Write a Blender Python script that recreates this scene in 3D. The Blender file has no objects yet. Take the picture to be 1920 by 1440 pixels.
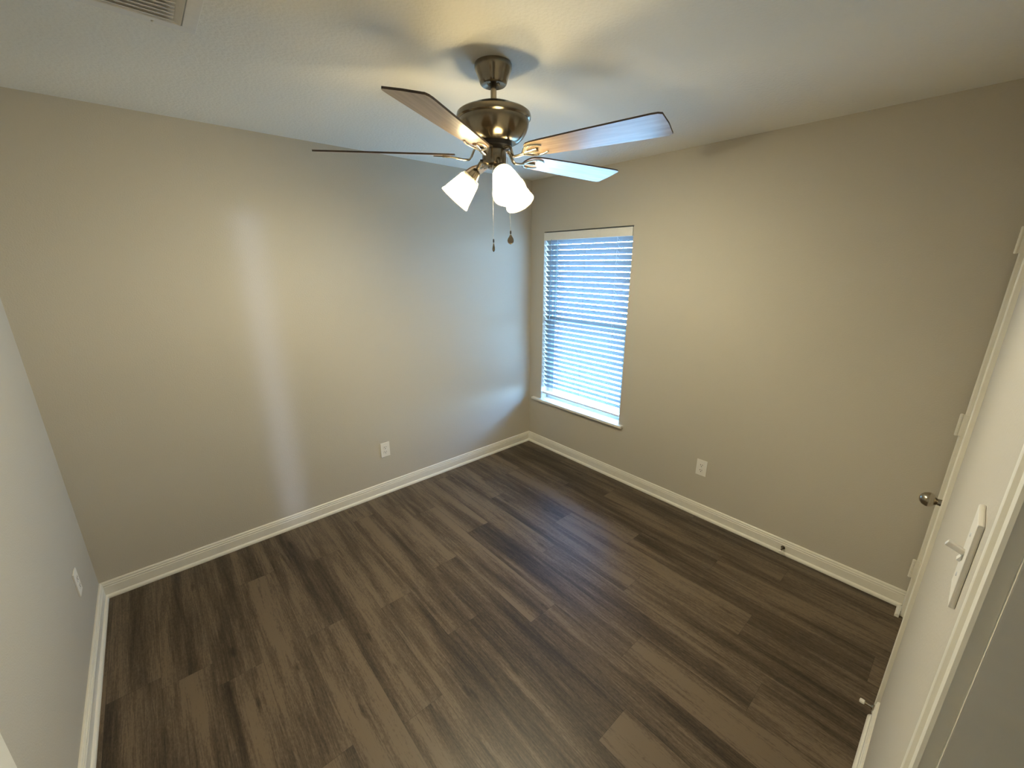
import bpy, bmesh, math, random
from mathutils import Vector, Matrix
random.seed(7)
sc = bpy.context.scene
COL = sc.collection
PI = math.pi

# ------------------------------------------------------------------ camera
W, L, H = 3.193, 2.892, 2.44          # room: back wall y=0, right wall x=0, left wall x=-W, front wall y=-L
CAM = Vector((-2.7238, -2.8358, 1.7500))
YAW, PIT = math.radians(41.305), math.radians(16.3555)
cd = bpy.data.cameras.new('camera')
cam = bpy.data.objects.new('camera', cd); COL.objects.link(cam)
cd.sensor_width = 36.0
cd.lens = 770.75 / 1920 * 36.0
cd.clip_start = 0.005
fw = Vector((math.cos(PIT)*math.sin(YAW), math.cos(PIT)*math.cos(YAW), -math.sin(PIT)))
rt = Vector((math.cos(YAW), -math.sin(YAW), 0))
up = rt.cross(fw)
cam.matrix_world = Matrix(((rt.x, up.x, -fw.x, CAM.x), (rt.y, up.y, -fw.y, CAM.y), (rt.z, up.z, -fw.z, CAM.z), (0, 0, 0, 1)))
sc.camera = cam

# ------------------------------------------------------------------ world, sun, area lights, exposure
wd = bpy.data.worlds.new('world'); sc.world = wd
wd.use_nodes = True
wn = wd.node_tree; bg = wn.nodes['Background']
tcw = wn.nodes.new('ShaderNodeTexCoord'); sxw = wn.nodes.new('ShaderNodeSeparateXYZ'); rpw = wn.nodes.new('ShaderNodeValToRGB')
mrw = wn.nodes.new('ShaderNodeMapRange'); mrw.inputs[1].default_value = -1; mrw.inputs[2].default_value = 1
wn.links.new(tcw.outputs['Generated'], sxw.inputs[0]); wn.links.new(sxw.outputs[2], mrw.inputs[0]); wn.links.new(mrw.outputs[0], rpw.inputs[0])
e = rpw.color_ramp.elements
e[0].position = 0.0; e[0].color = (0.034, 0.06, 0.09, 1)          # sunlit ground below the window
e[1].position = 1.0; e[1].color = (0.12, 0.33, 0.85, 1)          # zenith
x = e.new(0.42); x.color = (0.042, 0.084, 0.13, 1)
x = e.new(0.505); x.color = (0.32, 0.60, 1.0, 1)                   # hazy horizon
x = e.new(0.66); x.color = (0.20, 0.47, 1.0, 1)
wn.links.new(rpw.outputs[0], bg.inputs['Color'])
bg.inputs['Strength'].default_value = 125.0
BULB = 1590.0
BULB_COL = (1.0, 0.895, 0.61)

def area(name, loc, rot, sx, sy, power, col, spread=180, portal=False):
    l = bpy.data.lights.new(name, 'AREA'); l.shape = 'RECTANGLE'; l.size = sx; l.size_y = sy
    l.energy = power; l.color = col; l.spread = math.radians(spread)
    o = bpy.data.objects.new(name, l); COL.objects.link(o); o.location = loc; o.rotation_euler = rot
    if portal: l.cycles.is_portal = True
    return o
area('window_portal', (0.16, -0.61, 1.25), (0, math.radians(90), 0), 1.6, 0.95, 1, (1, 1, 1), portal=True)
# added lamp in the unseen hallway, gives some light on jamb and door
area('hall_fill_light', (-2.6, -3.7, 2.40), (0, 0, 0), 0.25, 0.25, 1.5, (1.0, 0.88, 0.80))

# added narrow beam in the hallway, makes the upright streak on the back wall
area('added_streak_beam', (-2.76, -4.22, 1.22), (math.radians(90), 0, math.radians(-7.4)), 0.13, 2.30, 0.21, (0.58, 0.70, 1.0), spread=3)
vs = sc.view_settings
vs.view_transform = 'Standard'; vs.look = 'None'; vs.gamma = 1.0; vs.use_curve_mapping = False
vs.exposure = 0.10
cy = sc.cycles
cy.max_bounces = 14; cy.diffuse_bounces = 8; cy.glossy_bounces = 5; cy.transmission_bounces = 6
cy.transparent_max_bounces = 16
cy.use_denoising = True
cy.sample_clamp_indirect = 8.0
cy.caustics_reflective = False; cy.caustics_refractive = False

# ------------------------------------------------------------------ helpers
def mat(name, col, rough=0.5, metal=0.0, bump=None, spec=0.5, var=None):
    m = bpy.data.materials.new(name); m.use_nodes = True
    nt = m.node_tree; b = nt.nodes['Principled BSDF']
    b.inputs['Base Color'].default_value = (*col, 1)
    b.inputs['Roughness'].default_value = rough
    b.inputs['Metallic'].default_value = metal
    b.inputs['Specular IOR Level'].default_value = spec
    tc = nt.nodes.new('ShaderNodeTexCoord')
    if var:
        scale, amt = var
        n = nt.nodes.new('ShaderNodeTexNoise'); n.inputs['Scale'].default_value = scale; n.inputs['Detail'].default_value = 4
        nt.links.new(tc.outputs['Object'], n.inputs['Vector'])
        mr = nt.nodes.new('ShaderNodeMapRange'); mr.inputs[1].default_value = .3; mr.inputs[2].default_value = .7
        mr.inputs[3].default_value = 1-amt; mr.inputs[4].default_value = 1+amt
        nt.links.new(n.outputs['Fac'], mr.inputs[0])
        mx = nt.nodes.new('ShaderNodeMix'); mx.data_type = 'RGBA'; mx.blend_type = 'MULTIPLY'; mx.inputs[0].default_value = 1
        mx.inputs[6].default_value = (*col, 1); nt.links.new(mr.outputs[0], mx.inputs[7])
        nt.links.new(mx.outputs[2], b.inputs['Base Color'])
    if bump:
        scale, strength, dist = bump
        n2 = nt.nodes.new('ShaderNodeTexNoise'); n2.inputs['Scale'].default_value = scale; n2.inputs['Detail'].default_value = 3
        nt.links.new(tc.outputs['Object'], n2.inputs['Vector'])
        bp = nt.nodes.new('ShaderNodeBump'); bp.inputs['Strength'].default_value = strength; bp.inputs['Distance'].default_value = dist
        nt.links.new(n2.outputs['Fac'], bp.inputs['Height']); nt.links.new(bp.outputs[0], b.inputs['Normal'])
    return m

M = {}
M['wall'] = mat('wall_paint', (0.520, 0.478, 0.405), 0.6, bump=(170, 0.35, 0.0025), spec=0.3)
M['ceil'] = mat('ceiling_paint', (0.86, 0.83, 0.755), 0.8, bump=(80, 0.45, 0.005), spec=0.2)
M['trim'] = mat('trim_paint', (0.78, 0.745, 0.66), 0.35, var=(30, .02))
M['door'] = mat('door_paint', (0.78, 0.75, 0.68), 0.4, var=(20, .02))
M['plastic'] = mat('white_plastic', (0.80, 0.77, 0.72), 0.35, var=(60, .02))
M['slat'] = mat('slat_vinyl', (0.19, 0.195, 0.20), 0.4, var=(40, .015))  # white slats coloured grey, so their shaded tone holds under strong daylight
M['dark'] = mat('slot_dark', (0.02, 0.018, 0.015), 0.6, var=(80, .1))
M['nickel'] = mat('brushed_metal', (0.38, 0.33, 0.255), 0.24, 1.0, var=(60, .06))
M['brushed'] = mat('brushed_housing', (0.27, 0.232, 0.175), 0.22, 1.0, var=(60, .06))
_b = M['brushed'].node_tree.nodes['Principled BSDF']; _t = M['brushed'].node_tree.nodes.new('ShaderNodeTangent'); _t.direction_type = 'RADIAL'; _t.axis = 'Z'
M['brushed'].node_tree.links.new(_t.outputs[0], _b.inputs['Tangent']); _b.inputs['Anisotropic'].default_value = .75; _b.inputs['Anisotropic Rotation'].default_value = .25
M['bronze'] = mat('dark_bronze', (0.10, 0.08, 0.06), 0.35, 0.9, var=(60, .1))
M['black'] = mat('black_motor', (0.012, 0.011, 0.011), 0.45, var=(90, .2))
M['chain'] = mat('chain_metal', (0.75, 0.70, 0.60), 0.3, 0.8, var=(200, .1))
M['cord'] = mat('cord_fabric', (0.62, 0.65, 0.70), 0.7, var=(200, .05))
M['wand'] = mat('wand_plastic', (0.25, 0.30, 0.38), 0.25, var=(100, .05))
M['shaded_edge'] = mat('shaded_blade_edge', (0.07, 0.045, 0.03), 0.5, var=(80, .2))  # shade on the blade edges put into the colour
M['rubber'] = mat('rubber_tip', (0.75, 0.72, 0.68), 0.6, var=(100, .05))
M['vinyl'] = mat('window_vinyl', (0.82, 0.84, 0.86), 0.35, var=(40, .01))

def wood_blade():
    m = bpy.data.materials.new('blade_wood'); m.use_nodes = True
    nt = m.node_tree; b = nt.nodes['Principled BSDF']
    tc = nt.nodes.new('ShaderNodeTexCoord'); mp = nt.nodes.new('ShaderNodeMapping')
    mp.inputs['Scale'].default_value = (3, 45, 20)
    nt.links.new(tc.outputs['Object'], mp.inputs[0])
    n = nt.nodes.new('ShaderNodeTexNoise'); n.inputs['Scale'].default_value = 1.6; n.inputs['Detail'].default_value = 6; n.inputs['Distortion'].default_value = .6
    nt.links.new(mp.outputs[0], n.inputs['Vector'])
    r = nt.nodes.new('ShaderNodeValToRGB')
    r.color_ramp.elements[0].position = .3; r.color_ramp.elements[0].color = (0.33, 0.215, 0.13, 1)
    r.color_ramp.elements[1].position = .7; r.color_ramp.elements[1].color = (0.50, 0.36, 0.23, 1)
    nt.links.new(n.outputs['Fac'], r.inputs[0]); nt.links.new(r.outputs[0], b.inputs['Base Color'])
    b.inputs['Roughness'].default_value = .32
    b.inputs['Coat Weight'].default_value = .4; b.inputs['Coat Roughness'].default_value = .2
    return m
M['blade'] = wood_blade()

def shade_glass():
    m = bpy.data.materials.new('frosted_glass'); m.use_nodes = True
    nt = m.node_tree; nt.nodes.remove(nt.nodes['Principled BSDF']); out = nt.nodes['Material Output']
    tr = nt.nodes.new('ShaderNodeBsdfTransparent'); tr.inputs[0].default_value = (1, .96, .88, 1)
    tl = nt.nodes.new('ShaderNodeBsdfTranslucent'); tl.inputs[0].default_value = (.95, .86, .66, 1)
    df = nt.nodes.new('ShaderNodeBsdfDiffuse'); df.inputs[0].default_value = (.86, .82, .74, 1)
    gl = nt.nodes.new('ShaderNodeBsdfGlossy'); gl.inputs['Roughness'].default_value = .3
    tc = nt.nodes.new('ShaderNodeTexCoord'); n = nt.nodes.new('ShaderNodeTexNoise'); n.inputs['Scale'].default_value = 40
    nt.links.new(tc.outputs['Object'], n.inputs['Vector'])
    mr = nt.nodes.new('ShaderNodeMapRange'); mr.inputs[3].default_value = .045; mr.inputs[4].default_value = .055
    nt.links.new(n.outputs['Fac'], mr.inputs[0])
    m1 = nt.nodes.new('ShaderNodeMixShader'); nt.links.new(mr.outputs[0], m1.inputs[0])
    nt.links.new(df.outputs[0], m1.inputs[1]); nt.links.new(tl.outputs[0], m1.inputs[2])
    m2 = nt.nodes.new('ShaderNodeMixShader'); m2.inputs[0].default_value = .24
    nt.links.new(m1.outputs[0], m2.inputs[1]); nt.links.new(tr.outputs[0], m2.inputs[2])
    m3 = nt.nodes.new('ShaderNodeMixShader'); m3.inputs[0].default_value = .05
    nt.links.new(m2.outputs[0], m3.inputs[1]); nt.links.new(gl.outputs[0], m3.inputs[2])
    nt.links.new(m3.outputs[0], out.inputs[0])
    return m
M['shade'] = shade_glass()

def emis(name, col, s):
    m = bpy.data.materials.new(name); m.use_nodes = True
    nt = m.node_tree; b = nt.nodes['Principled BSDF']
    b.inputs['Base Color'].default_value = (.8, .8, .8, 1)
    b.inputs['Emission Color'].default_value = (*col, 1); b.inputs['Emission Strength'].default_value = s
    return m
M['bulb'] = emis('bulb_glow', BULB_COL, BULB)

def pane_glass():
    m = bpy.data.materials.new('pane_glass'); m.use_nodes = True
    nt = m.node_tree; nt.nodes.remove(nt.nodes['Principled BSDF']); out = nt.nodes['Material Output']
    tr = nt.nodes.new('ShaderNodeBsdfTransparent'); tr.inputs[0].default_value = (.93, .96, .95, 1)
    gl = nt.nodes.new('ShaderNodeBsdfGlossy'); gl.inputs['Roughness'].default_value = .01
    lw = nt.nodes.new('ShaderNodeLayerWeight'); lw.inputs[0].default_value = .2
    fr = nt.nodes.new('ShaderNodeMapRange'); fr.inputs[3].default_value = .04; fr.inputs[4].default_value = .6
    nt.links.new(lw.outputs['Facing'], fr.inputs[0])
    mx = nt.nodes.new('ShaderNodeMixShader'); nt.links.new(fr.outputs[0], mx.inputs[0])
    nt.links.new(tr.outputs[0], mx.inputs[1]); nt.links.new(gl.outputs[0], mx.inputs[2]); nt.links.new(mx.outputs[0], out.inputs[0])
    return m
M['glass'] = pane_glass()

def floor_mat():
    m = bpy.data.materials.new('vinyl_plank'); m.use_nodes = True
    nt = m.node_tree; b = nt.nodes['Principled BSDF']; N = nt.nodes.new; K = nt.links.new
    uv = N('ShaderNodeUVMap'); uv.uv_map = 'plank'
    at = N('ShaderNodeAttribute'); at.attribute_name = 'rnd'      # per plank random colour
    sp = N('ShaderNodeSeparateColor'); K(at.outputs['Color'], sp.inputs[0])
    off = N('ShaderNodeVectorMath'); off.operation = 'MULTIPLY_ADD'
    K(at.outputs['Color'], off.inputs[0]); off.inputs[1].default_value = (31, 17, 53); K(uv.outputs[0], off.inputs[2])
    def noise(scale, sx, sy, detail=4, dist=0.0, rough=.5):
        mp = N('ShaderNodeMapping'); mp.inputs['Scale'].default_value = (sx, sy, 1); K(off.outputs[0], mp.inputs[0])
        n = N('ShaderNodeTexNoise'); n.inputs['Scale'].default_value = scale; n.inputs['Detail'].default_value = detail
        n.inputs['Distortion'].default_value = dist; n.inputs['Roughness'].default_value = rough
        K(mp.outputs[0], n.inputs['Vector']); return n.outputs['Fac']
    broad = noise(1, 12, 0.8, 2, .4)
    mid = noise(1, 55, 2.6, 4, .9)
    fine = noise(1, 260, 9, 3, .3, .7)
    speck = noise(1, 180, 60, 3, 0, .7)
    def madd(a, k, c):
        q = N('ShaderNodeMath'); q.operation = 'MULTIPLY_ADD'; K(a, q.inputs[0]); q.inputs[1].default_value = k
        if isinstance(c, float): q.inputs[2].default_value = c
        else: K(c, q.inputs[2])
        return q.outputs[0]
    v = madd(broad, 1.60, -1.37)
    v = madd(mid, 0.75, v); v = madd(fine, 0.90, v); v = madd(speck, 0.72, v)
    v = madd(sp.outputs[0], 0.34, v)
    # knots
    mpk = N('ShaderNodeMapping'); mpk.inputs['Scale'].default_value = (9, 2.2, 1); K(off.outputs[0], mpk.inputs[0])
    vo = N('ShaderNodeTexVoronoi'); vo.inputs['Scale'].default_value = 1.0; K(mpk.outputs[0], vo.inputs['Vector'])
    kr = N('ShaderNodeMapRange'); kr.inputs[1].default_value = 0.01; kr.inputs[2].default_value = 0.11; kr.inputs[3].default_value = -.45; kr.inputs[4].default_value = 0
    K(vo.outputs['Distance'], kr.inputs[0])
    q = N('ShaderNodeMath'); q.operation = 'ADD'; K(v, q.inputs[0]); K(kr.outputs[0], q.inputs[1]); v = q.outputs[0]
    r = N('ShaderNodeValToRGB'); e = r.color_ramp.elements
    e[0].position = .20; e[0].color = (0.0165, 0.0098, 0.0054, 1)
    e[1].position = 1.0; e[1].color = (0.145, 0.106, 0.071, 1)
    x = e.new(.48); x.color = (0.040, 0.0262, 0.0158, 1)
    x = e.new(.84); x.color = (0.100, 0.072, 0.047, 1)
    x = e.new(.66); x.color = (0.067, 0.0465, 0.0295, 1)
    K(v, r.inputs[0])
    # seams: from the UV, metres across (u in 0..0.178) and along (v in 0..1.22)
    s2 = N('ShaderNodeSeparateXYZ'); K(uv.outputs[0], s2.inputs[0])
    def edge(o, size, w):
        a = N('ShaderNodeMath'); a.operation = 'SUBTRACT'; a.inputs[0].default_value = size; K(o, a.inputs[1])
        mn = N('ShaderNodeMath'); mn.operation = 'MINIMUM'; K(o, mn.inputs[0]); K(a.outputs[0], mn.inputs[1])
        l = N('ShaderNodeMapRange'); l.inputs[1].default_value = 0; l.inputs[2].default_value = w; l.inputs[3].default_value = .55; l.inputs[4].default_value = 1
        K(mn.outputs[0], l.inputs[0]); return l.outputs[0]
    e1 = edge(s2.outputs[0], .178, .0018); e2 = edge(s2.outputs[1], 1.22, .0018)
    mm = N('ShaderNodeMath'); mm.operation = 'MULTIPLY'; K(e1, mm.inputs[0]); K(e2, mm.inputs[1])
    mx = N('ShaderNodeMix'); mx.data_type = 'RGBA'; mx.blend_type = 'MULTIPLY'; mx.inputs[0].default_value = 1
    K(r.outputs[0], mx.inputs[6]); K(mm.outputs[0], mx.inputs[7]); K(mx.outputs[2], b.inputs['Base Color'])
    b.inputs['Roughness'].default_value = .42; b.inputs['Specular IOR Level'].default_value = .45
    bp = N('ShaderNodeBump'); bp.inputs['Strength'].default_value = .25; bp.inputs['Distance'].default_value = .0015
    K(fine, bp.inputs['Height']); K(bp.outputs[0], b.inputs['Normal'])
    return m
M['floor'] = floor_mat()

# ---- mesh builders (world or local coordinates, all added to a bmesh)
def box(bm, x0, x1, y0, y1, z0, z1, bev=0.0, mi=0):
    vs_ = [bm.verts.new(p) for p in ((x0,y0,z0),(x1,y0,z0),(x1,y1,z0),(x0,y1,z0),(x0,y0,z1),(x1,y0,z1),(x1,y1,z1),(x0,y1,z1))]
    fs = [bm.faces.new([vs_[i] for i in f]) for f in ((3,2,1,0),(4,5,6,7),(0,1,5,4),(1,2,6,5),(2,3,7,6),(3,0,4,7))]
    for f in fs: f.material_index = mi
    if bev:
        es = list({e for f in fs for e in f.edges})
        bmesh.ops.bevel(bm, geom=es, offset=bev, segments=2, affect='EDGES', profile=.6)

def lathe(bm, prof, seg=40, mtx=None, cap=True):
    """prof: list of (r, z); revolved about local z."""
    rings = []
    for r, z in prof:
        ring = []
        if r < 1e-6:
            v = Vector((0, 0, z)); v = mtx @ v if mtx else v
            ring = [bm.verts.new(v)]
        else:
            for i in range(seg):
                a = 2*PI*i/seg
                v = Vector((r*math.cos(a), r*math.sin(a), z)); v = mtx @ v if mtx else v
                ring.append(bm.verts.new(v))
        rings.append(ring)
    for a, b in zip(rings, rings[1:]):
        if len(a) == 1 and len(b) == 1: continue
        for i in range(seg):
            j = (i+1) % seg
            if len(a) == 1: bm.faces.new((a[0], b[j], b[i]))
            elif len(b) == 1: bm.faces.new((a[i], a[j], b[0]))
            else: bm.faces.new((a[i], a[j], b[j], b[i]))
    if cap:
        for ring in (rings[0], rings[-1]):
            if len(ring) > 1: bm.faces.new(ring)

def tube(bm, pts, rad, seg=10, flat=1.0):
    """swept tube through pts; rad number or list; flat squashes in the z direction."""
    pts = [Vector(p) for p in pts]
    if not isinstance(rad, (list, tuple)): rad = [rad]*len(pts)
    rings = []
    for i, p in enumerate(pts):
        t = (pts[min(i+1, len(pts)-1)] - pts[max(i-1, 0)]).normalized()
        ref = Vector((0, 0, 1)) if abs(t.z) < .9 else Vector((1, 0, 0))
        s = t.cross(ref).normalized(); u = s.cross(t).normalized()
        rings.append([bm.verts.new(p + rad[i]*(math.cos(2*PI*k/seg)*s + flat*math.sin(2*PI*k/seg)*u)) for k in range(seg)])
    for a, b in zip(rings, rings[1:]):
        for k in range(seg):
            j = (k+1) % seg
            bm.faces.new((a[k], a[j], b[j], b[k]))
    bm.faces.new(rings[0]); bm.faces.new(rings[-1])

def smoothpts(pts, n=6):
    pts = [Vector(p) for p in pts]; out = []
    for i in range(len(pts)-1):
        p0 = pts[max(i-1,0)]; p1 = pts[i]; p2 = pts[i+1]; p3 = pts[min(i+2,len(pts)-1)]
        for k in range(n):
            t = k/n
            out.append(.5*((2*p1)+(-p0+p2)*t+(2*p0-5*p1+4*p2-p3)*t*t+(-p0+3*p1-3*p2+p3)*t**3))
    out.append(pts[-1]); return out

def extrude_profile(bm, prof, o, along, out, length, m0=0.0, m1=0.0):
    """prof (t, z): t out of the wall. m0/m1: mitre, ends shift along by m*t"""
    o = Vector(o); along = Vector(along); out = Vector(out)
    A = [bm.verts.new(o + along*(m0*t) + out*t + Vector((0,0,z))) for t, z in prof]
    B = [bm.verts.new(o + along*(length - m1*t) + out*t + Vector((0,0,z))) for t, z in prof]
    n = len(prof)
    for i in range(n):
        j = (i+1) % n
        bm.faces.new((A[i], A[j], B[j], B[i]))
    bm.faces.new(A); bm.faces.new(B)

def obj(name, bm, m, parent=None, smooth=False, label=None, origin=None):
    bmesh.ops.recalc_face_normals(bm, faces=bm.faces[:])
    me = bpy.data.meshes.new(name)
    if origin is not None:
        bmesh.ops.translate(bm, verts=bm.verts[:], vec=-Vector(origin))
    bm.to_mesh(me); bm.free()
    for mm in (m if isinstance(m, (list, tuple)) else [m]): me.materials.append(mm)
    if smooth:
        for p in me.polygons: p.use_smooth = True
    o = bpy.data.objects.new(name, me); COL.objects.link(o)
    if origin is not None: o.location = origin
    if smooth and smooth is not True:
        try: me.set_sharp_from_angle(angle=math.radians(smooth))
        except Exception: pass
    if parent: o.parent = parent
    if label: o['label'] = label
    return o

def struct(o, label=None, cat=None):
    o['kind'] = 'structure'
    if label: o['label'] = label
    if cat: o['category'] = cat
    return o

def thing(name, loc, label=None, cat=None, group=None, rot=(0,0,0)):
    o = bpy.data.objects.new(name, None); COL.objects.link(o); o.location = loc; o.rotation_euler = rot
    o.empty_display_size = .1
    if label: o['label'] = label
    if cat: o['category'] = cat
    if group: o['group'] = group
    return o
NB = bmesh.new

# ------------------------------------------------------------------ floor (room, doorway and hall), one mesh of planks
FX0, FX1, FY0, FY1 = -3.5, 0.0, -4.3, 0.0
PW, PL = 0.178, 1.22
JOINT = {-2.8: -1.00, -2.622: -.385, -2.444: -.995, -2.266: -.446, -2.088: -1.065, -1.91: -.215, -1.732: -.99,
         -1.554: -.43, -1.376: -.845, -1.198: -.10, -1.02: -.62, -.842: -1.155, -.664: -.40, -.486: -.86, -.308: -1.172, -.13: -.55}
# brightness of the planks the photo shows lighter or darker, keyed by (column, joint at the plank's far end)
TONE = {(-2.444, -.995): .95, (-2.088, 0): .80, (-2.266, -.446): .25, (-1.732, 0): .85, (-1.732, -.99): .25, (-2.088, -1.065): .35,
        (-1.554, -.43): .95, (-1.554, -1.65): .2, (-.842, -1.155): .9, (-.842, -2.375): .1, (-1.376, -2.065): .85, (-1.732, -2.21): .8,
        (-1.376, -.845): .3, (-.664, -.40): .8, (-.308, -1.172): .6, (-.308, 0): .1, (-2.444, 0): .25, (-2.266, -1.666): .6}
bm = NB(); uvl = bm.loops.layers.uv.new('plank'); cl = bm.loops.layers.float_color.new('rnd')
x = -1.91 - PW*10
while x < FX1:
    key = round(x, 3)
    j0 = JOINT.get(key)
    if j0 is None: j0 = -random.uniform(.05, 1.2)
    y = j0 + PL*2
    while y > FY0:
        ya, yb = min(y, FY1), max(y-PL, FY0); xa, xb = max(x, FX0), min(x+PW, FX1)
        if ya > yb + 1e-4 and xb > xa + 1e-4:
            t = None
            for (kx, ky), tv in TONE.items():
                if abs(kx-key) < .01 and (abs(ky-y) < .03 or (ky == 0 and y > -.001)): t = tv
            col = (t if t is not None else random.uniform(.2, .75), random.random(), random.random(), 1)
            f = bm.faces.new([bm.verts.new(p) for p in ((xa,yb,0),(xb,yb,0),(xb,ya,0),(xa,ya,0))])
            for lo in f.loops:
                lo[uvl].uv = (lo.vert.co.x - x, lo.vert.co.y - (y-PL)); lo[cl] = col
        y -= PL
    x += PW
bmesh.ops.recalc_face_normals(bm, faces=bm.faces[:])
fl = obj('floor', bm, M['floor']); struct(fl)
if fl.data.polygons[0].normal.z < 0: fl.data.flip_normals()

# ------------------------------------------------------------------ ceiling and walls
T = .12
bm = NB(); box(bm, -W-T, T, -L-T, T, H, H+.1); struct(obj('ceiling', bm, M['ceil']))
bm = NB(); box(bm, -W-T, T, 0, T, -.1, H); struct(obj('wall_back', bm, M['wall']))
bm = NB(); box(bm, -W-T, -W, -L-T, 0, -.1, H); struct(obj('wall_left', bm, M['wall']))
# right wall with the window opening
WY0, WY1, WZ0, WZ1 = -1.056, -.164, .488, 2.012
bm = NB()
box(bm, 0, .14, WY1, 0, -.1, H); box(bm, 0, .14, -L-T, WY0, -.1, H)
box(bm, 0, .14, WY0, WY1, -.1, WZ0-.022); box(bm, 0, .14, WY0, WY1, WZ1, H)
struct(obj('wall_right', bm, M['wall']))
# front wall with closet door opening and entry opening
CX0, CX1, DZ = -.775, -.080, 2.05       # closet rough opening
EX0, EX1 = -3.075, -2.275               # entry rough opening
bm = NB()
box(bm, CX1, 0, -L-T, -L, -.1, H); box(bm, EX1, CX0, -L-T, -L, -.1, H); box(bm, -W, EX0, -L-T, -L, -.1, H)
box(bm, CX0, CX1, -L-T, -L, DZ, H); box(bm, EX0, EX1, -L-T, -L, DZ, H)
struct(obj('wall_front', bm, M['wall']))
# hallway shell behind the camera, closet shell behind the closet door
bm = NB()
box(bm, -3.6, -3.5, -4.3, -L-T, -.1, H); box(bm, -3.6, -1.1, -4.4, -4.3, -.1, H); box(bm, -1.2, -1.1, -4.3, -L-T, -.1, H)
box(bm, -3.6, -W-T, -L-T-.001, -L-T+.1, -.1, H)
struct(obj('wall_hall', bm, M['wall']))
bm = NB(); box(bm, -3.6, -1.1, -4.4, -L-T, H, H+.1); struct(obj('ceiling_hall', bm, M['ceil']))
bm = NB()
box(bm, -1.09, T, -3.72, -3.62, -.1, H); box(bm, T, .24, -3.72, -L-T, -.1, H); box(bm, -1.09, T, -3.72, -L-T, H, H+.1)
struct(obj('wall_closet', bm, M['wall']))

# ------------------------------------------------------------------ baseboards with shoe moulding
BP = [(0, 0), (.023, 0), (.023, .006), (.0215, .012), (.018, .017), (.0125, .0205), (.0125, .066), (.0105, .068), (.0105, .0725), (.0125, .0745),
      (.0115, .080), (.0085, .0815), (.0085, .086), (.0095, .0885), (.008, .093), (.005, .096), (0, .096)]
def base(name, runs):
    bm = NB()
    for o, al, out, ln, m0, m1 in runs: extrude_profile(bm, BP, o, al, out, ln, m0, m1)
    return struct(obj(name, bm, M['trim']))
base('baseboard_back', [((-W, 0, 0), (1,0,0), (0,-1,0), W, 1, 1)])
base('baseboard_right', [((0, 0, 0), (0,-1,0), (-1,0,0), L, 1, 1)])
base('baseboard_left', [((-W, 0, 0), (0,-1,0), (1,0,0), L, 1, 0)])
base('baseboard_front', [((-.850, -L, 0), (-1,0,0), (0,1,0), 1.365, 0, 0)])

# ------------------------------------------------------------------ window (frame, sashes, panes, sill) and what is outside
win = struct(thing('window_1', (0.09, (WY0+WY1)/2, WZ0)), )
def wpart(name, fn, m, parent=None, bev=0, label=None):
    bm = NB(); fn(bm); o = obj(name, bm, m)
    o.parent = parent or win
    o.matrix_parent_inverse = (parent or win).matrix_world.inverted() if parent else Matrix.Translation(-Vector(win.location))
    if label: o['label'] = label
    return o
def frame_boxes(bm, x0, x1, y0, y1, z0, z1, w, wb=None):
    wb = wb or w
    box(bm, x0, x1, y0, y0+w, z0, z1); box(bm, x0, x1, y1-w, y1, z0, z1)
    box(bm, x0, x1, y0+w, y1-w, z0, z0+wb); box(bm, x0, x1, y0+w, y1-w, z1-w, z1)
wpart('window_frame', lambda b: frame_boxes(b, .085, .138, WY0, WY1, WZ0-.02, WZ1, .035), M['vinyl'])
MR = 1.255
us = wpart('sash', lambda b: frame_boxes(b, .115, .135, WY0+.03, WY1-.03, MR-.02, WZ1-.03, .035), M['vinyl'])
wpart('pane', lambda b: box(b, .124, .127, WY0+.06, WY1-.06, MR+.01, WZ1-.06), M['glass'])
ls = wpart('sash', lambda b: frame_boxes(b, .092, .114, WY0+.03, WY1-.03, WZ0+.005, MR+.022, .04, .045), M['vinyl'])
wpart('pane', lambda b: box(b, .101, .104, WY0+.065, WY1-.065, WZ0+.04, MR-.01), M['glass'])
def sill(b):
    box(b, -.034, .09, -1.100, -.060, WZ0-.021, WZ0, .004)
sl = wpart('window_sill', sill, M['trim'])

# eave of the roof above the window
bm = NB(); box(bm, .14, .75, -4, 1.2, 2.36, 2.42); box(bm, .73, .75, -4, 1.2, 2.28, 2.42); struct(obj('ceiling_eave', bm, M['trim']))

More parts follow.
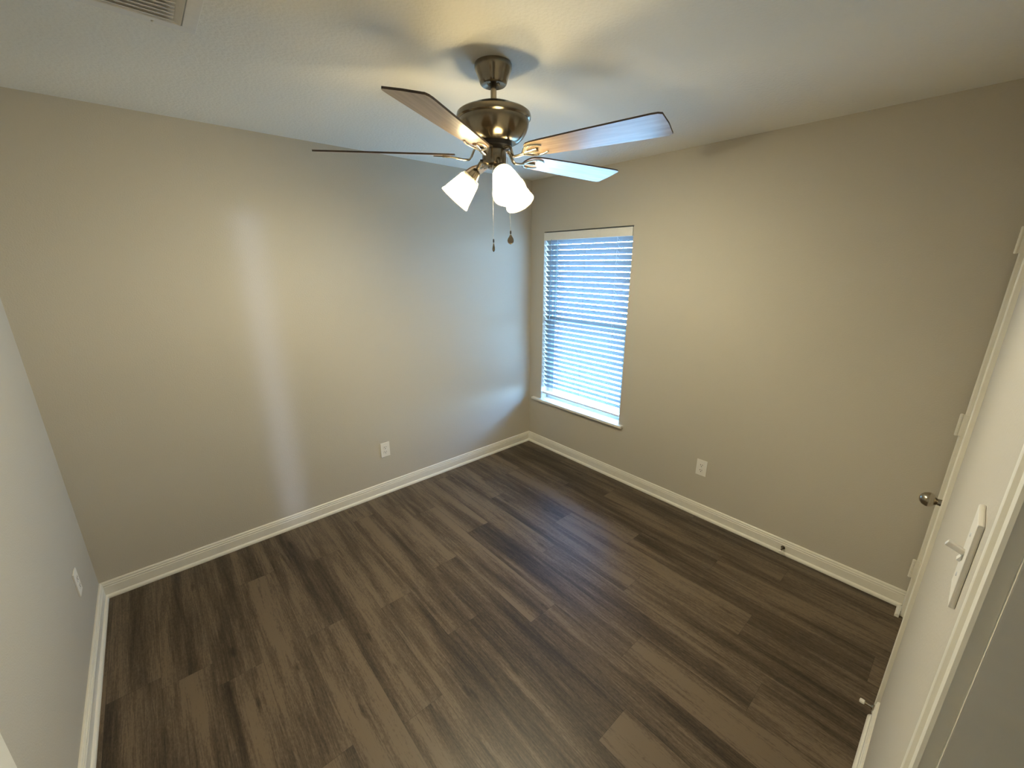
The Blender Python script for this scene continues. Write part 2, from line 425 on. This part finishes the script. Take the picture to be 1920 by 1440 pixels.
# ------------------------------------------------------------------ window blind
BX = .034                                # centre plane of the slats
bl = thing('window_blind', (BX, -.61, 1.945), 'white horizontal slatted blind with valance and dark wand inside the window opening', 'blind')
def bpart(name, bm, m, parent=bl, smooth=False, label=None):
    bmesh.ops.translate(bm, verts=bm.verts[:], vec=-Vector(bl.location))
    return obj(name, bm, m, parent, smooth, label)
BY0, BY1 = -1.047, -.172
bm = NB(); box(bm, -.006, .006, BY0-.005, BY1+.005, 1.940, 2.002, .002)
box(bm, .006, .03, BY0-.005, BY0+.001, 1.940, 2.002); box(bm, .006, .03, BY1-.001, BY1+.005, 1.940, 2.002)
bpart('valance', bm, M['plastic'])
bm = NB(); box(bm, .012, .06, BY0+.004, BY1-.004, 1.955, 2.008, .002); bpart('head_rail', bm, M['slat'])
TILT = math.radians(46)
slat_bm = NB()
def slat_mesh():
    bm = NB(); n = 7; w = .050; th = .0026; up_, dn = [], []
    for i in range(n):
        s = -w/2 + w*i/(n-1); c = .0022*(1-(2*s/w)**2)
        # local frame: s along depth; room edge (negative x) is up
        for lst, o_ in ((up_, c+th/2), (dn, c-th/2)):
            lst.append((s*math.cos(TILT) + o_*math.sin(TILT), -s*math.sin(TILT) + o_*math.cos(TILT)))
    loop = up_ + dn[::-1]
    A = [bm.verts.new((a, BY0+.61, z)) for a, z in loop]; B = [bm.verts.new((a, BY1+.61, z)) for a, z in loop]
    k = len(loop)
    for i in range(k): bm.faces.new((A[i], A[(i+1)%k], B[(i+1)%k], B[i]))
    bm.faces.new(A); bm.faces.new(B)
    return bm
PITCH = .0434; ZTOP = 1.925; NS = 31
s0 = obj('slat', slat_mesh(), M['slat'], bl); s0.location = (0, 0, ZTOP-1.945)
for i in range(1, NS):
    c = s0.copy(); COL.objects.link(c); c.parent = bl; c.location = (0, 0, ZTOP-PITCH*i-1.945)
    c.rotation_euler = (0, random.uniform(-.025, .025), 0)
bm = NB(); box(bm, BX-.026, BX+.026, BY0, BY1, .545, .560, .003); bpart('bottom_rail', bm, M['plastic'])
for yy in (-.31, -.915):
    bm = NB()
    for xx in (BX-.0225, BX+.0225): tube(bm, [(xx, yy, 1.955), (xx, yy, .560)], .0009, 6)
    for i in range(NS):
        z = ZTOP-PITCH*i; c_, s_ = math.cos(TILT)*.0225, math.sin(TILT)*.0225
        tube(bm, [(BX-.0225, yy, z+s_-.004), (BX+.0225, yy, z-s_-.004)], .0006, 4)
    bpart('ladder_cord', bm, M['cord'])
bm = NB(); tube(bm, [(BX-.024, -.615, 1.955), (BX-.024, -.617, .560)], .0010, 6); bpart('lift_cord', bm, M['wand'])
bm = NB()
tube(bm, [(-.012, -.262, 1.945), (-.014, -.262, 1.935), (-.016, -.263, 1.30)], .0032, 8)
lathe(bm, [(0, 0), (.0045, .002), (.0045, .03), (.003, .034)], 10, Matrix.Translation((-.016, -.263, 1.27)))
bpart('tilt_wand', bm, M['wand'], smooth=True, label='dark slim tilt wand')

# ------------------------------------------------------------------ doors on the front wall
CF = .014                                # casing thickness
def casing(bm, x0, x1, ztop, w=.062, y=-L):
    """flat casing with raised outer and inner bead round an opening x0..x1"""
    # section across the casing: q from the opening edge outwards, t out of the wall
    sec = [(0, 0), (0, .010), (.002, .0125), (.010, .0125), (.012, .0095), (.044, .0105), (.047, .0135), (.050, .014), (w-.003, .014), (w, .011), (w, 0)]
    def leg(e, sgn):
        A = [bm.verts.new((e+sgn*q, y+t, 0)) for q, t in sec]; B = [bm.verts.new((e+sgn*q, y+t, ztop+q)) for q, t in sec]
        n = len(sec)
        for i in range(n): bm.faces.new((A[i], A[(i+1)%n], B[(i+1)%n], B[i]))
        bm.faces.new(A); bm.faces.new(B)
    leg(x0, -1); leg(x1, 1)
    A = [bm.verts.new((x0-q, y+t, ztop+q)) for q, t in sec]; B = [bm.verts.new((x1+q, y+t, ztop+q)) for q, t in sec]
    n = len(sec)
    for i in range(n): bm.faces.new((A[i], A[(i+1)%n], B[(i+1)%n], B[i]))
    bm.faces.new(A); bm.faces.new(B)

# closet door: hinged beside the window wall, closed
d1 = struct(thing('door_1', (-.425, -L, 0)))
def d1part(name, bm, m, parent=None, smooth=False, label=None):
    bmesh.ops.translate(bm, verts=bm.verts[:], vec=-Vector(d1.location))
    return obj(name, bm, m, parent or d1, smooth, label)
bm = NB()
box(bm, CX0, CX0+.018, -L-T, -L, 0, DZ); box(bm, CX1-.018, CX1, -L-T, -L, 0, DZ); box(bm, CX0+.018, CX1-.018, -L-T, -L, DZ-.018, DZ)
box(bm, CX0+.018, CX0+.03, -L-.085, -L-.038, 0, DZ-.018); box(bm, CX1-.03, CX1-.018, -L-.085, -L-.038, 0, DZ-.018)
d1part('jamb', bm, M['trim'])
bm = NB(); casing(bm, CX0+.013, CX1-.013, DZ-.013); d1part('casing', bm, M['trim'])
LX0, LX1 = CX0+.021, CX1-.021
bm = NB()
box(bm, LX0, LX1, -L-.035, -L-.006, .008, DZ-.021)
# six raised panels: stiles and rails stand proud of the recessed field
sx = [LX0, LX0+.095, (LX0+LX1)/2-.04, (LX0+LX1)/2+.04, LX1-.095, LX1]
for a, b_ in ((0,1),(2,3),(4,5)): box(bm, sx[a], sx[b_], -L-.006, -L-.001, .008, DZ-.021, .0015)
for z0, z1 in ((.008, .20), (.78, .93), (1.58, 1.68), (1.92, DZ-.021)):
    for a, b_ in ((1,2),(3,4)): box(bm, sx[a], sx[b_], -L-.006, -L-.001, z0, z1, .0015)
for z0, z1 in ((.24, .74), (.97, 1.54), (1.72, 1.88)):
    for a, b_ in ((1,2),(3,4)): box(bm, sx[a]+.03, sx[b_]-.03, -L-.006, -L-.002, z0, z1, .003)
leaf = d1part('door_leaf', bm, M['door'])
for zc in (.292, 1.060, 1.838):
    bm = NB()
    hx, hy = CX1-.0195, -L+.0235
    for k in range(5):
        z0 = zc-.05+.02*k
        lathe(bm, [(.0062, z0+.0008), (.0062, z0+.0192)], 14, Matrix.Translation((hx, hy, 0)))
    lathe(bm, [(.0045, zc-.051), (.0045, zc+.051)], 12, Matrix.Translation((hx, hy, 0)))
    box(bm, hx-.030, hx-.0005, -L-.001, -L+.0015, zc-.05, zc+.05)
    box(bm, hx-.002, hx+.002, -L-.001, hy, zc-.05, zc+.05)
    d1part('hinge', bm, M['trim'], smooth=30, label='white painted hinge')
def knob(bm, x, y, z, s=1):
    """door knob sticking out along +y*s"""
    mt = Matrix.Translation((x, y, z)) @ Matrix.Rotation(-s*PI/2, 4, 'X')
    lathe(bm, [(.0, 0), (.032, 0), (.032, .004), (.026, .008), (.0125, .011), (.0110, .022), (.014, .026), (.022, .031), (.0265, .041),
               (.0265, .050), (.0225, .060), (.015, .067), (.008, .0705), (0, .0715)], 28, mt)
bm = NB(); knob(bm, -.694, -L-.001, .917); d1part('knob', bm, M['nickel'], smooth=40, label='round metal door knob')
bm = NB(); extrude_profile(bm, [(0,0),(.018,0),(.018,.006),(.015,.013),(.010,.018),(0,.018)], (-.024, -L+CF, 0), (-1,0,0), (0,1,0), .09)
struct(obj('trim_1', bm, M['trim']))

# entry door: jamb and casing round the camera, leaf swung open against the left wall
d2 = struct(thing('door_2', (-2.675, -L, 0)))
def d2part(name, bm, m, parent=None, smooth=False, label=None):
    bmesh.ops.translate(bm, verts=bm.verts[:], vec=-Vector(d2.location))
    return obj(name, bm, m, parent or d2, smooth, label)
bm = NB()
JX0, JX1 = EX0+.02, EX1-.02
box(bm, EX0, JX0, -L-T-.002, -L+.001, 0, DZ); box(bm, JX1, EX1, -L-T-.002, -L+.001, 0, DZ, .001); box(bm, JX0, JX1, -L-T-.002, -L+.001, DZ-.02, DZ)
box(bm, JX1-.011, JX1, -L-.085, -L-.045, 0, DZ-.02, .002); box(bm, JX0, JX0+.011, -L-.085, -L-.045, 0, DZ-.02, .002)
d2part('jamb', bm, M['trim'])
bm = NB(); casing(bm, JX0-.006, JX1+.006, DZ-.014); d2part('casing', bm, M['trim'])
bm = NB()
hinge_p = Vector((JX0+.002, -L+.006, 0)); free_p = Vector((-2.961, -2.130, 0))
dv = (free_p-hinge_p); wdt = dv.length; dv.normalize(); nv = Vector((dv.y, -dv.x, 0))   # nv faces +x (into the doorway)
def leafbox(bm, a, b_, t0, t1, z0, z1, bev=0):
    b2 = NB(); box(b2, a, b_, t0, t1, z0, z1, bev)
    mt = Matrix(((dv.x, nv.x, 0, hinge_p.x), (dv.y, nv.y, 0, hinge_p.y), (0, 0, 1, 0), (0, 0, 0, 1)))
    bmesh.ops.transform(b2, matrix=mt, verts=b2.verts[:]); me = bpy.data.meshes.new('t'); b2.to_mesh(me); b2.free(); bm.from_mesh(me); bpy.data.meshes.remove(me)
leafbox(bm, 0, wdt, -.030, -.005, .01, 2.03, .001)
sxl = [0, .115, wdt/2-.05, wdt/2+.05, wdt-.115, wdt]
for a, b_ in ((0,1),(2,3),(4,5)): leafbox(bm, sxl[a], sxl[b_], -.006, 0, .01, 2.03, .0025)
for z0, z1 in ((.01, .22), (.78, .93), (1.58, 1.68), (1.92, 2.03)):
    for a, b_ in ((1,2),(3,4)): leafbox(bm, sxl[a], sxl[b_], -.006, -.0003, z0, z1, .0015)
for z0, z1 in ((.26, .74), (.97, 1.54), (1.72, 1.88)):
    for a, b_ in ((1,2),(3,4)): leafbox(bm, sxl[a]+.03, sxl[b_]-.03, -.006, -.002, z0, z1, .003)
leaf2 = d2part('door_leaf', bm, M['door'])
bm = NB(); kp = hinge_p + dv*(wdt-.062)
b2 = NB(); knob(b2, 0, 0, .917); bmesh.ops.transform(b2, matrix=Matrix.Translation(kp) @ Matrix.Rotation(math.atan2(nv.y, nv.x)-PI/2, 4, 'Z'), verts=b2.verts[:])
bm.free(); d2part('knob', b2, M['nickel'], smooth=40, label='round metal door knob')

# ------------------------------------------------------------------ outlets and switch
def plate_common(root, w=.072, h=.116):
    """local frame: wall is y=0, plate faces -y, z up"""
    bm = NB()
    box(bm, -w/2, w/2, -.0065, 0, -h/2, h/2, .0022)
    return obj('cover_plate', bm, M['plastic'], root)
def screw(root, z):
    bm = NB(); lathe(bm, [(0, .0009), (.0028, .0006), (.0032, 0), (.0032, -.001)], 14, Matrix.Translation((0, -.0066, z)) @ Matrix.Rotation(PI/2, 4, 'X'))
    return obj('screw', bm, M['cord'], root, True)
def outlet(loc, rz, label):
    r = thing('wall_outlet', loc, label, 'outlet', 'wall outlets', (0, 0, rz))
    plate_common(r)
    for zc in (.0195, -.0195):
        bm = NB()
        n = 24; prof = []
        for k in range(n):
            a = 2*PI*k/n; x_ = .0172*math.cos(a); z_ = max(-.0138, min(.0138, .0172*math.sin(a))); prof.append((x_, z_))
        A = [bm.verts.new((a, -.0060, zc+b_)) for a, b_ in prof]; B = [bm.verts.new((a*.97, -.0082, zc+b_*.97)) for a, b_ in prof]
        for i in range(n): bm.faces.new((A[i], A[(i+1)%n], B[(i+1)%n], B[i]))
        bm.faces.new(B)
        rc = obj('receptacle', bm, M['plastic'], r)
        bm = NB()
        box(bm, -.0078, -.0052, -.0086, -.0070, zc-.001, zc+.0085); box(bm, .0052, .0078, -.0086, -.0070, zc+.0005, zc+.0085)
        lathe(bm, [(.0030, 0), (.0030, .0016)], 12, Matrix.Translation((0, -.0070, zc-.0075)) @ Matrix.Rotation(PI/2, 4, 'X'))
        obj('slots', bm, M['dark'], rc, label='dark plug slots')
    screw(r, 0)
    return r
outlet((-1.5405, 0, .368), 0, 'white duplex outlet low on the wide back wall left of the corner')
outlet((0, -1.757, .372), -PI/2, 'white duplex outlet on the window wall, right of and below the window')
outlet((-W, -.388, .367), PI/2, 'pale outlet plate seen nearly edge on, low on the left wall')
sw = thing('light_switch', (-1.978, -L, 1.383), 'white toggle light switch seen edge on, on the wall beside the right doorway', 'switch', None, (0, 0, PI))
plate_common(sw, .072, .124)
bm = NB()
box(bm, -.005, .005, -.0075, -.004, -.012, .012)
box(bm, -.0036, .0036, -.026, -.004, -.0035, .0035, .001)
bmesh.ops.rotate(bm, verts=bm.verts[-8:], cent=(0, -.006, 0), matrix=Matrix.Rotation(0, 3, 'X'))
tg = obj('toggle', bm, M['plastic'], sw); tg.rotation_euler = (math.radians(-22), 0, 0)
screw(sw, .0305); screw(sw, -.0305)

# ------------------------------------------------------------------ door stops screwed to the baseboards
def door_stop(loc, rz, m, ln, label):
    r = thing('door_stop', loc, label, 'door stop', 'baseboard door stops', (0, 0, rz))      # local: wall y=0, sticks out along -y
    mt = Matrix.Rotation(PI/2, 4, 'X')
    bm = NB(); lathe(bm, [(0, 0), (.0115, 0), (.0115, .004), (.006, .008), (.0048, .012), (.0048, ln)], 18, mt)
    obj('rod', bm, m, r, 40)
    bm = NB(); lathe(bm, [(.0048, ln-.002), (.0085, ln), (.0090, ln+.010), (.0075, ln+.014), (0, ln+.015)], 18, mt)
    obj('rubber_tip', bm, M['rubber'], r, 40, 'white rubber tip')
    return r
door_stop((-.0122, -2.318, .046), -PI/2, M['bronze'], .050, 'dark door stop with white rubber tip on the window wall baseboard')
door_stop((-.868, -L+.0122, .072), PI, M['nickel'], .030, 'short silver door stop on the baseboard end beside the closet door')

# ------------------------------------------------------------------ ceiling vent
cv = thing('ceiling_vent', (-2.610, -1.228, H), 'pale metal ceiling vent with slats in the upper left corner', 'vent')
VX, VY = .158, .193
bm = NB()
bw = .036
for a, b_, c, d in ((-VX, VX, VY-bw, VY), (-VX, VX, -VY, -VY+bw), (-VX, -VX+bw, -VY+bw, VY-bw), (VX-bw, VX, -VY+bw, VY-bw)):
    box(bm, a, b_, c, d, -.009, 0, .002)
box(bm, -VX+bw, VX-bw, -VY+bw, VY-bw, -.0012, 0)
obj('frame', bm, M['plastic'], cv)
n = 14
for i in range(n):
    yy = VY-bw-.010 - i*(2*(VY-bw)-.02)/(n-1)
    bm = NB(); box(bm, -VX+bw+.022, VX-bw-.022, -.0085, .0085, -.0006, .0006)
    s_ = obj('slat', bm, M['plastic'], cv); s_.location = (0, yy, -.0065); s_.rotation_euler = (math.radians(16), 0, 0)
for sx_ in (-1, 1):
    bm = NB(); box(bm, -.0095, .0095, -VY+bw, VY-bw, -.0006, .0006)
    s_ = obj('slat', bm, M['plastic'], cv); s_.location = (sx_*(VX-bw-.011), 0, -.006); s_.rotation_euler = (0, sx_*math.radians(30), 0)
for sx_, sy_ in ((.055, VY-.014), (.055, -VY+.014)):
    bm = NB(); lathe(bm, [(.004, 0), (.004, -.0015), (0, -.003)], 12, Matrix.Translation((sx_, sy_, -.009)))
    obj('screw', bm, M['chain'], cv, True)

# ------------------------------------------------------------------ ceiling fan
FXc, FYc = -1.621, -1.478
fan = thing('ceiling_fan', (FXc, FYc, H), 'five blade ceiling fan with wood blades and three lit glass shades', 'ceiling fan')
Zf = lambda z: z - H
def fl_(prof): return [(r, Zf(z)) for r, z in prof]
bm = NB(); lathe(bm, fl_([(0, 2.44), (.066, 2.44), (.068, 2.436), (.068, 2.427), (.066, 2.420), (.060, 2.408), (.054, 2.394), (.051, 2.384), (.0485, 2.377), (.044, 2.373), (.040, 2.374), (.024, 2.378), (.020, 2.384)]), 48)
obj('canopy', bm, M['brushed'], fan, 35)
bm = NB(); lathe(bm, fl_([(.0113, 2.40), (.0113, 2.295)]), 24); lathe(bm, fl_([(.020, 2.312), (.020, 2.300)]), 24)
obj('downrod', bm, M['nickel'], fan, 35)
bm = NB(); lathe(bm, fl_([(.0, 2.312), (.070, 2.310), (.084, 2.305), (.090, 2.298), (.110, 2.292), (.128, 2.287), (.136, 2.281), (.1385, 2.272), (.1375, 2.264), (.134, 2.2605),
     (.131, 2.259), (.1315, 2.253), (.129, 2.238), (.122, 2.220), (.110, 2.203), (.096, 2.191), (.084, 2.185), (.078, 2.184), (.060, 2.1845), (.0, 2.1845)]), 64)
obj('motor_housing', bm, M['brushed'], fan, 28)
bm = NB(); lathe(bm, fl_([(.068, 2.186), (.068, 2.172), (.052, 2.169), (.040, 2.160), (.0, 2.158)]), 40)
obj('flywheel', bm, M['black'], fan, 35, 'black flywheel')
bm = NB(); lathe(bm, fl_([(.040, 2.164), (.0445, 2.163), (.0455, 2.160), (.0455, 2.119), (.043, 2.112), (.036, 2.106), (.026, 2.103), (.024, 2.099), (.012, 2.096), (0, 2.0955)]), 40)
swh = obj('switch_housing', bm, M['brushed'], fan, 35)
bm = NB(); lathe(bm, [(.0042, 0), (.0042, .006), (.003, .009), (0, .009)], 12, Matrix.Rotation(math.radians(150), 4, 'Z') @ Matrix.Translation((.045, 0, Zf(2.125))) @ Matrix.Rotation(PI/2, 4, 'Y'))
obj('reverse_switch', bm, M['black'], swh, True, 'small black reverse switch')

BZ = 2.1435; BT = math.radians(-12)
def blade_mesh():
    bm = NB(); th = .0055
    # outline: x along the radius, y across
    top = [(.150, .020), (.156, .033), (.168, .043), (.190, .0485), (.23, .0515), (.40, .0595), (.615, .0665), (.635, .0650), (.6465, .0590)]
    out = top + [(.650, 0.0)] + [(a, -b_) for a, b_ in top[::-1]] + [(.148, 0)]
    A = [bm.verts.new((a, b_, th/2)) for a, b_ in out]; B = [bm.verts.new((a, b_, -th/2)) for a, b_ in out]
    n = len(out)
    f1 = bm.faces.new(A); f2 = bm.faces.new(B[::-1])
    for i in range(n):
        f = bm.faces.new((A[i], B[i], B[(i+1)%n], A[(i+1)%n])); f.material_index = 1
    return bm
def iron_mesh():
    bm = NB()
    z0 = 2.166-BZ
    arm = smoothpts([(.048, 0, z0), (.072, 0, z0-.002), (.090, 0, -.012), (.108, 0, -.016), (.140, 0, -.0125)], 5)
    tube(bm, arm, [.0085]*6 + [.0075]*(len(arm)-6), 10, .55)
    for s in (-1, 1):
        pr = smoothpts([(.132, 0, -.0125), (.146, s*.014, -.0105), (.160, s*.029, -.0085), (.180, s*.036, -.0070), (.205, s*.034, -.0065), (.226, s*.024, -.0065)], 5)
        tube(bm, pr, [.0062 - .0026*i/(len(pr)-1) for i in range(len(pr))], 8, .55)
    pr = smoothpts([(.136, 0, -.0125), (.165, 0, -.0085), (.195, 0, -.0068)], 4); tube(bm, pr, [.007]*5+[.009]*(len(pr)-5), 8, .45)
    for a, b_ in ((.186, 0), (.180, .030), (.180, -.030)):
        lathe(bm, [(.0055, -.0060), (.0055, -.0085), (.003, -.0105), (0, -.0108)], 10, Matrix.Translation((a, b_*1.12, 0)))
    return bm
first = None
for k, a in enumerate((-5, -77, 211.5, 145, 68.5)):
    if first is None:
        b0 = obj('blade', blade_mesh(), [M['blade'], M['shaded_edge']], fan)
        i0 = obj('blade_iron', iron_mesh(), M['nickel'], b0, 40)
        first = (b0, i0); b_ = b0
    else:
        b_ = first[0].copy(); COL.objects.link(b_); b_.parent = fan
        ii = first[1].copy(); COL.objects.link(ii); ii.parent = b_
    b_.location = (0, 0, Zf(BZ))
    b_.rotation_euler = (Matrix.Rotation(math.radians(a), 3, 'Z') @ Matrix.Rotation(BT, 3, 'X')).to_euler()

# lamp arms, shades, bulbs: local z points out of the shade mouth
def shade_prof():
    o = [(.030, .0), (.0345, .002), (.0360, .006), (.0372, .0105), (.0390, .012), (.0458, .040), (.0522, .068), (.0566, .088), (.0578, .0945), (.0600, .0965), (.0605, .101), (.0622, .1035), (.0622, .108)]
    i = [(r-.003, z+.0002) for r, z in o[::-1]]
    return o + i
first = None
for k, az in enumerate((130, 250, 10)):
    az = math.radians(az)
    d = Vector((math.cos(az), math.sin(az), 0)); tilt = math.radians(43)
    ax = (d*math.sin(tilt) + Vector((0, 0, -math.cos(tilt)))).normalized()
    neck = d*.089 + Vector((0, 0, Zf(2.072)))
    q = Vector((0, 0, 1)).rotation_difference(ax).to_euler()
    if first is None:
        bm = NB()
        lathe(bm, [(0, -.034), (.010, -.034), (.016, -.030), (.020, -.020), (.024, -.008), (.029, .002), (.0315, .008), (.0315, .013), (.028, .013), (.0, .006)], 28)
        hd = obj('shade_holder', bm, M['nickel'], fan, 35)
        bm = NB(); lathe(bm, shade_prof(), 48, cap=False); sh = obj('lamp_shade', bm, M['shade'], fan, 40)
        bm = NB(); lathe(bm, [(.012, .012), (.013, .028), (.018, .036), (.0265, .047), (.030, .058), (.0295, .068), (.025, .078), (.016, .0855), (0, .089)], 24)
        bu = obj('bulb', bm, M['bulb'], sh, True)
        first = (hd, sh, bu)
    else:
        hd = first[0].copy(); COL.objects.link(hd); hd.parent = fan
        sh = first[1].copy(); COL.objects.link(sh); sh.parent = fan
        bu = first[2].copy(); COL.objects.link(bu); bu.parent = sh
    for o_ in (hd, sh): o_.location = neck; o_.rotation_euler = q
    bm = NB()
    tail = neck + ax*-.030
    tube(bm, smoothpts([d*.036+Vector((0,0,Zf(2.122))), d*.052+Vector((0,0,Zf(2.121))), tail*.6+(d*.060+Vector((0,0,Zf(2.112))))*.4, tail], 5), .0075, 12)
    obj('lamp_arm', bm, M['nickel'], fan, 40)

# pull chains
def chain(pts, pend, label):
    bm = NB(); P = [Vector(p) for p in pts]
    tube(bm, P, .0008, 6)
    for a, b_ in zip(P, P[1:]):
        n = int((b_-a).length/.0056)
        for i in range(n):
            c = a.lerp(b_, i/n); bmesh.ops.create_icosphere(bm, subdivisions=1, radius=.0017, matrix=Matrix.Translation(c))
    c = obj('pull_chain', bm, M['chain'], fan, True)
    e = P[-1]; bm = NB()
    lathe(bm, [(0, .000), (.0022, -.001), (.0032, -.004), (.0032, -.012), (.002, -.014), (0, -.014)], 12, Matrix.Translation(e))
    obj('connector', bm, M['bronze'], c, True)
    bm = NB()
    if pend == 'drop':
        lathe(bm, [(0, 0), (.0018, -.001), (.0040, -.012), (.0058, -.022), (.0050, -.029), (.0025, -.0325), (0, -.033)], 18, Matrix.Translation(e+Vector((0,0,-.015))))
    else:
        # flat leaf shaped charm with a raised rim, facing the doorway
        yaw = math.radians(-39); mt = Matrix.Translation(e+Vector((0,0,-.016))) @ Matrix.Rotation(yaw, 4, 'Z')
        out = [(0, 0), (.0035, -.004), (.0085, -.013), (.0112, -.021), (.0100, -.028), (.0055, -.0325), (0, -.0345)]
        pts2 = out + [(-a, b_) for a, b_ in out[-2:0:-1]]
        rim = [mt @ Vector((a, 0, b_)) for a, b_ in pts2]; rim.append(rim[0])
        tube(bm, rim, .0018, 8)
        A = [bm.verts.new(mt @ Vector((a*.95, -.0008, b_))) for a, b_ in pts2]; B = [bm.verts.new(mt @ Vector((a*.95, .0008, b_))) for a, b_ in pts2]
        bm.faces.new(A); bm.faces.new(B[::-1])
        lathe(bm, [(.0042, -.0015), (.0042, .0015)], 14, mt @ Matrix.Translation((0, 0, -.021)) @ Matrix.Rotation(PI/2, 4, 'X'))
    obj('pendant', bm, M['nickel'], c, True if pend == 'drop' else 40, label)
    return c
rv = Vector((rt.x, rt.y, 0)); tv = Vector((CAM.x-FXc, CAM.y-FYc, 0)).normalized()
p0 = tv*.040 - rv*.006
chain([p0*.7+Vector((0,0,Zf(2.108))), p0+Vector((0,0,Zf(2.096))), p0+Vector((0,0,Zf(1.842)))], 'drop', None)
p1 = rv*.050 + tv*.012
p2 = rv*.062 + tv*.012
chain([p1*.85+Vector((0,0,Zf(2.140))), p1+Vector((0,0,Zf(2.134))), rv*.057+tv*.012+Vector((0,0,Zf(2.0))), p2+Vector((0,0,Zf(1.875)))], 'leaf', None)
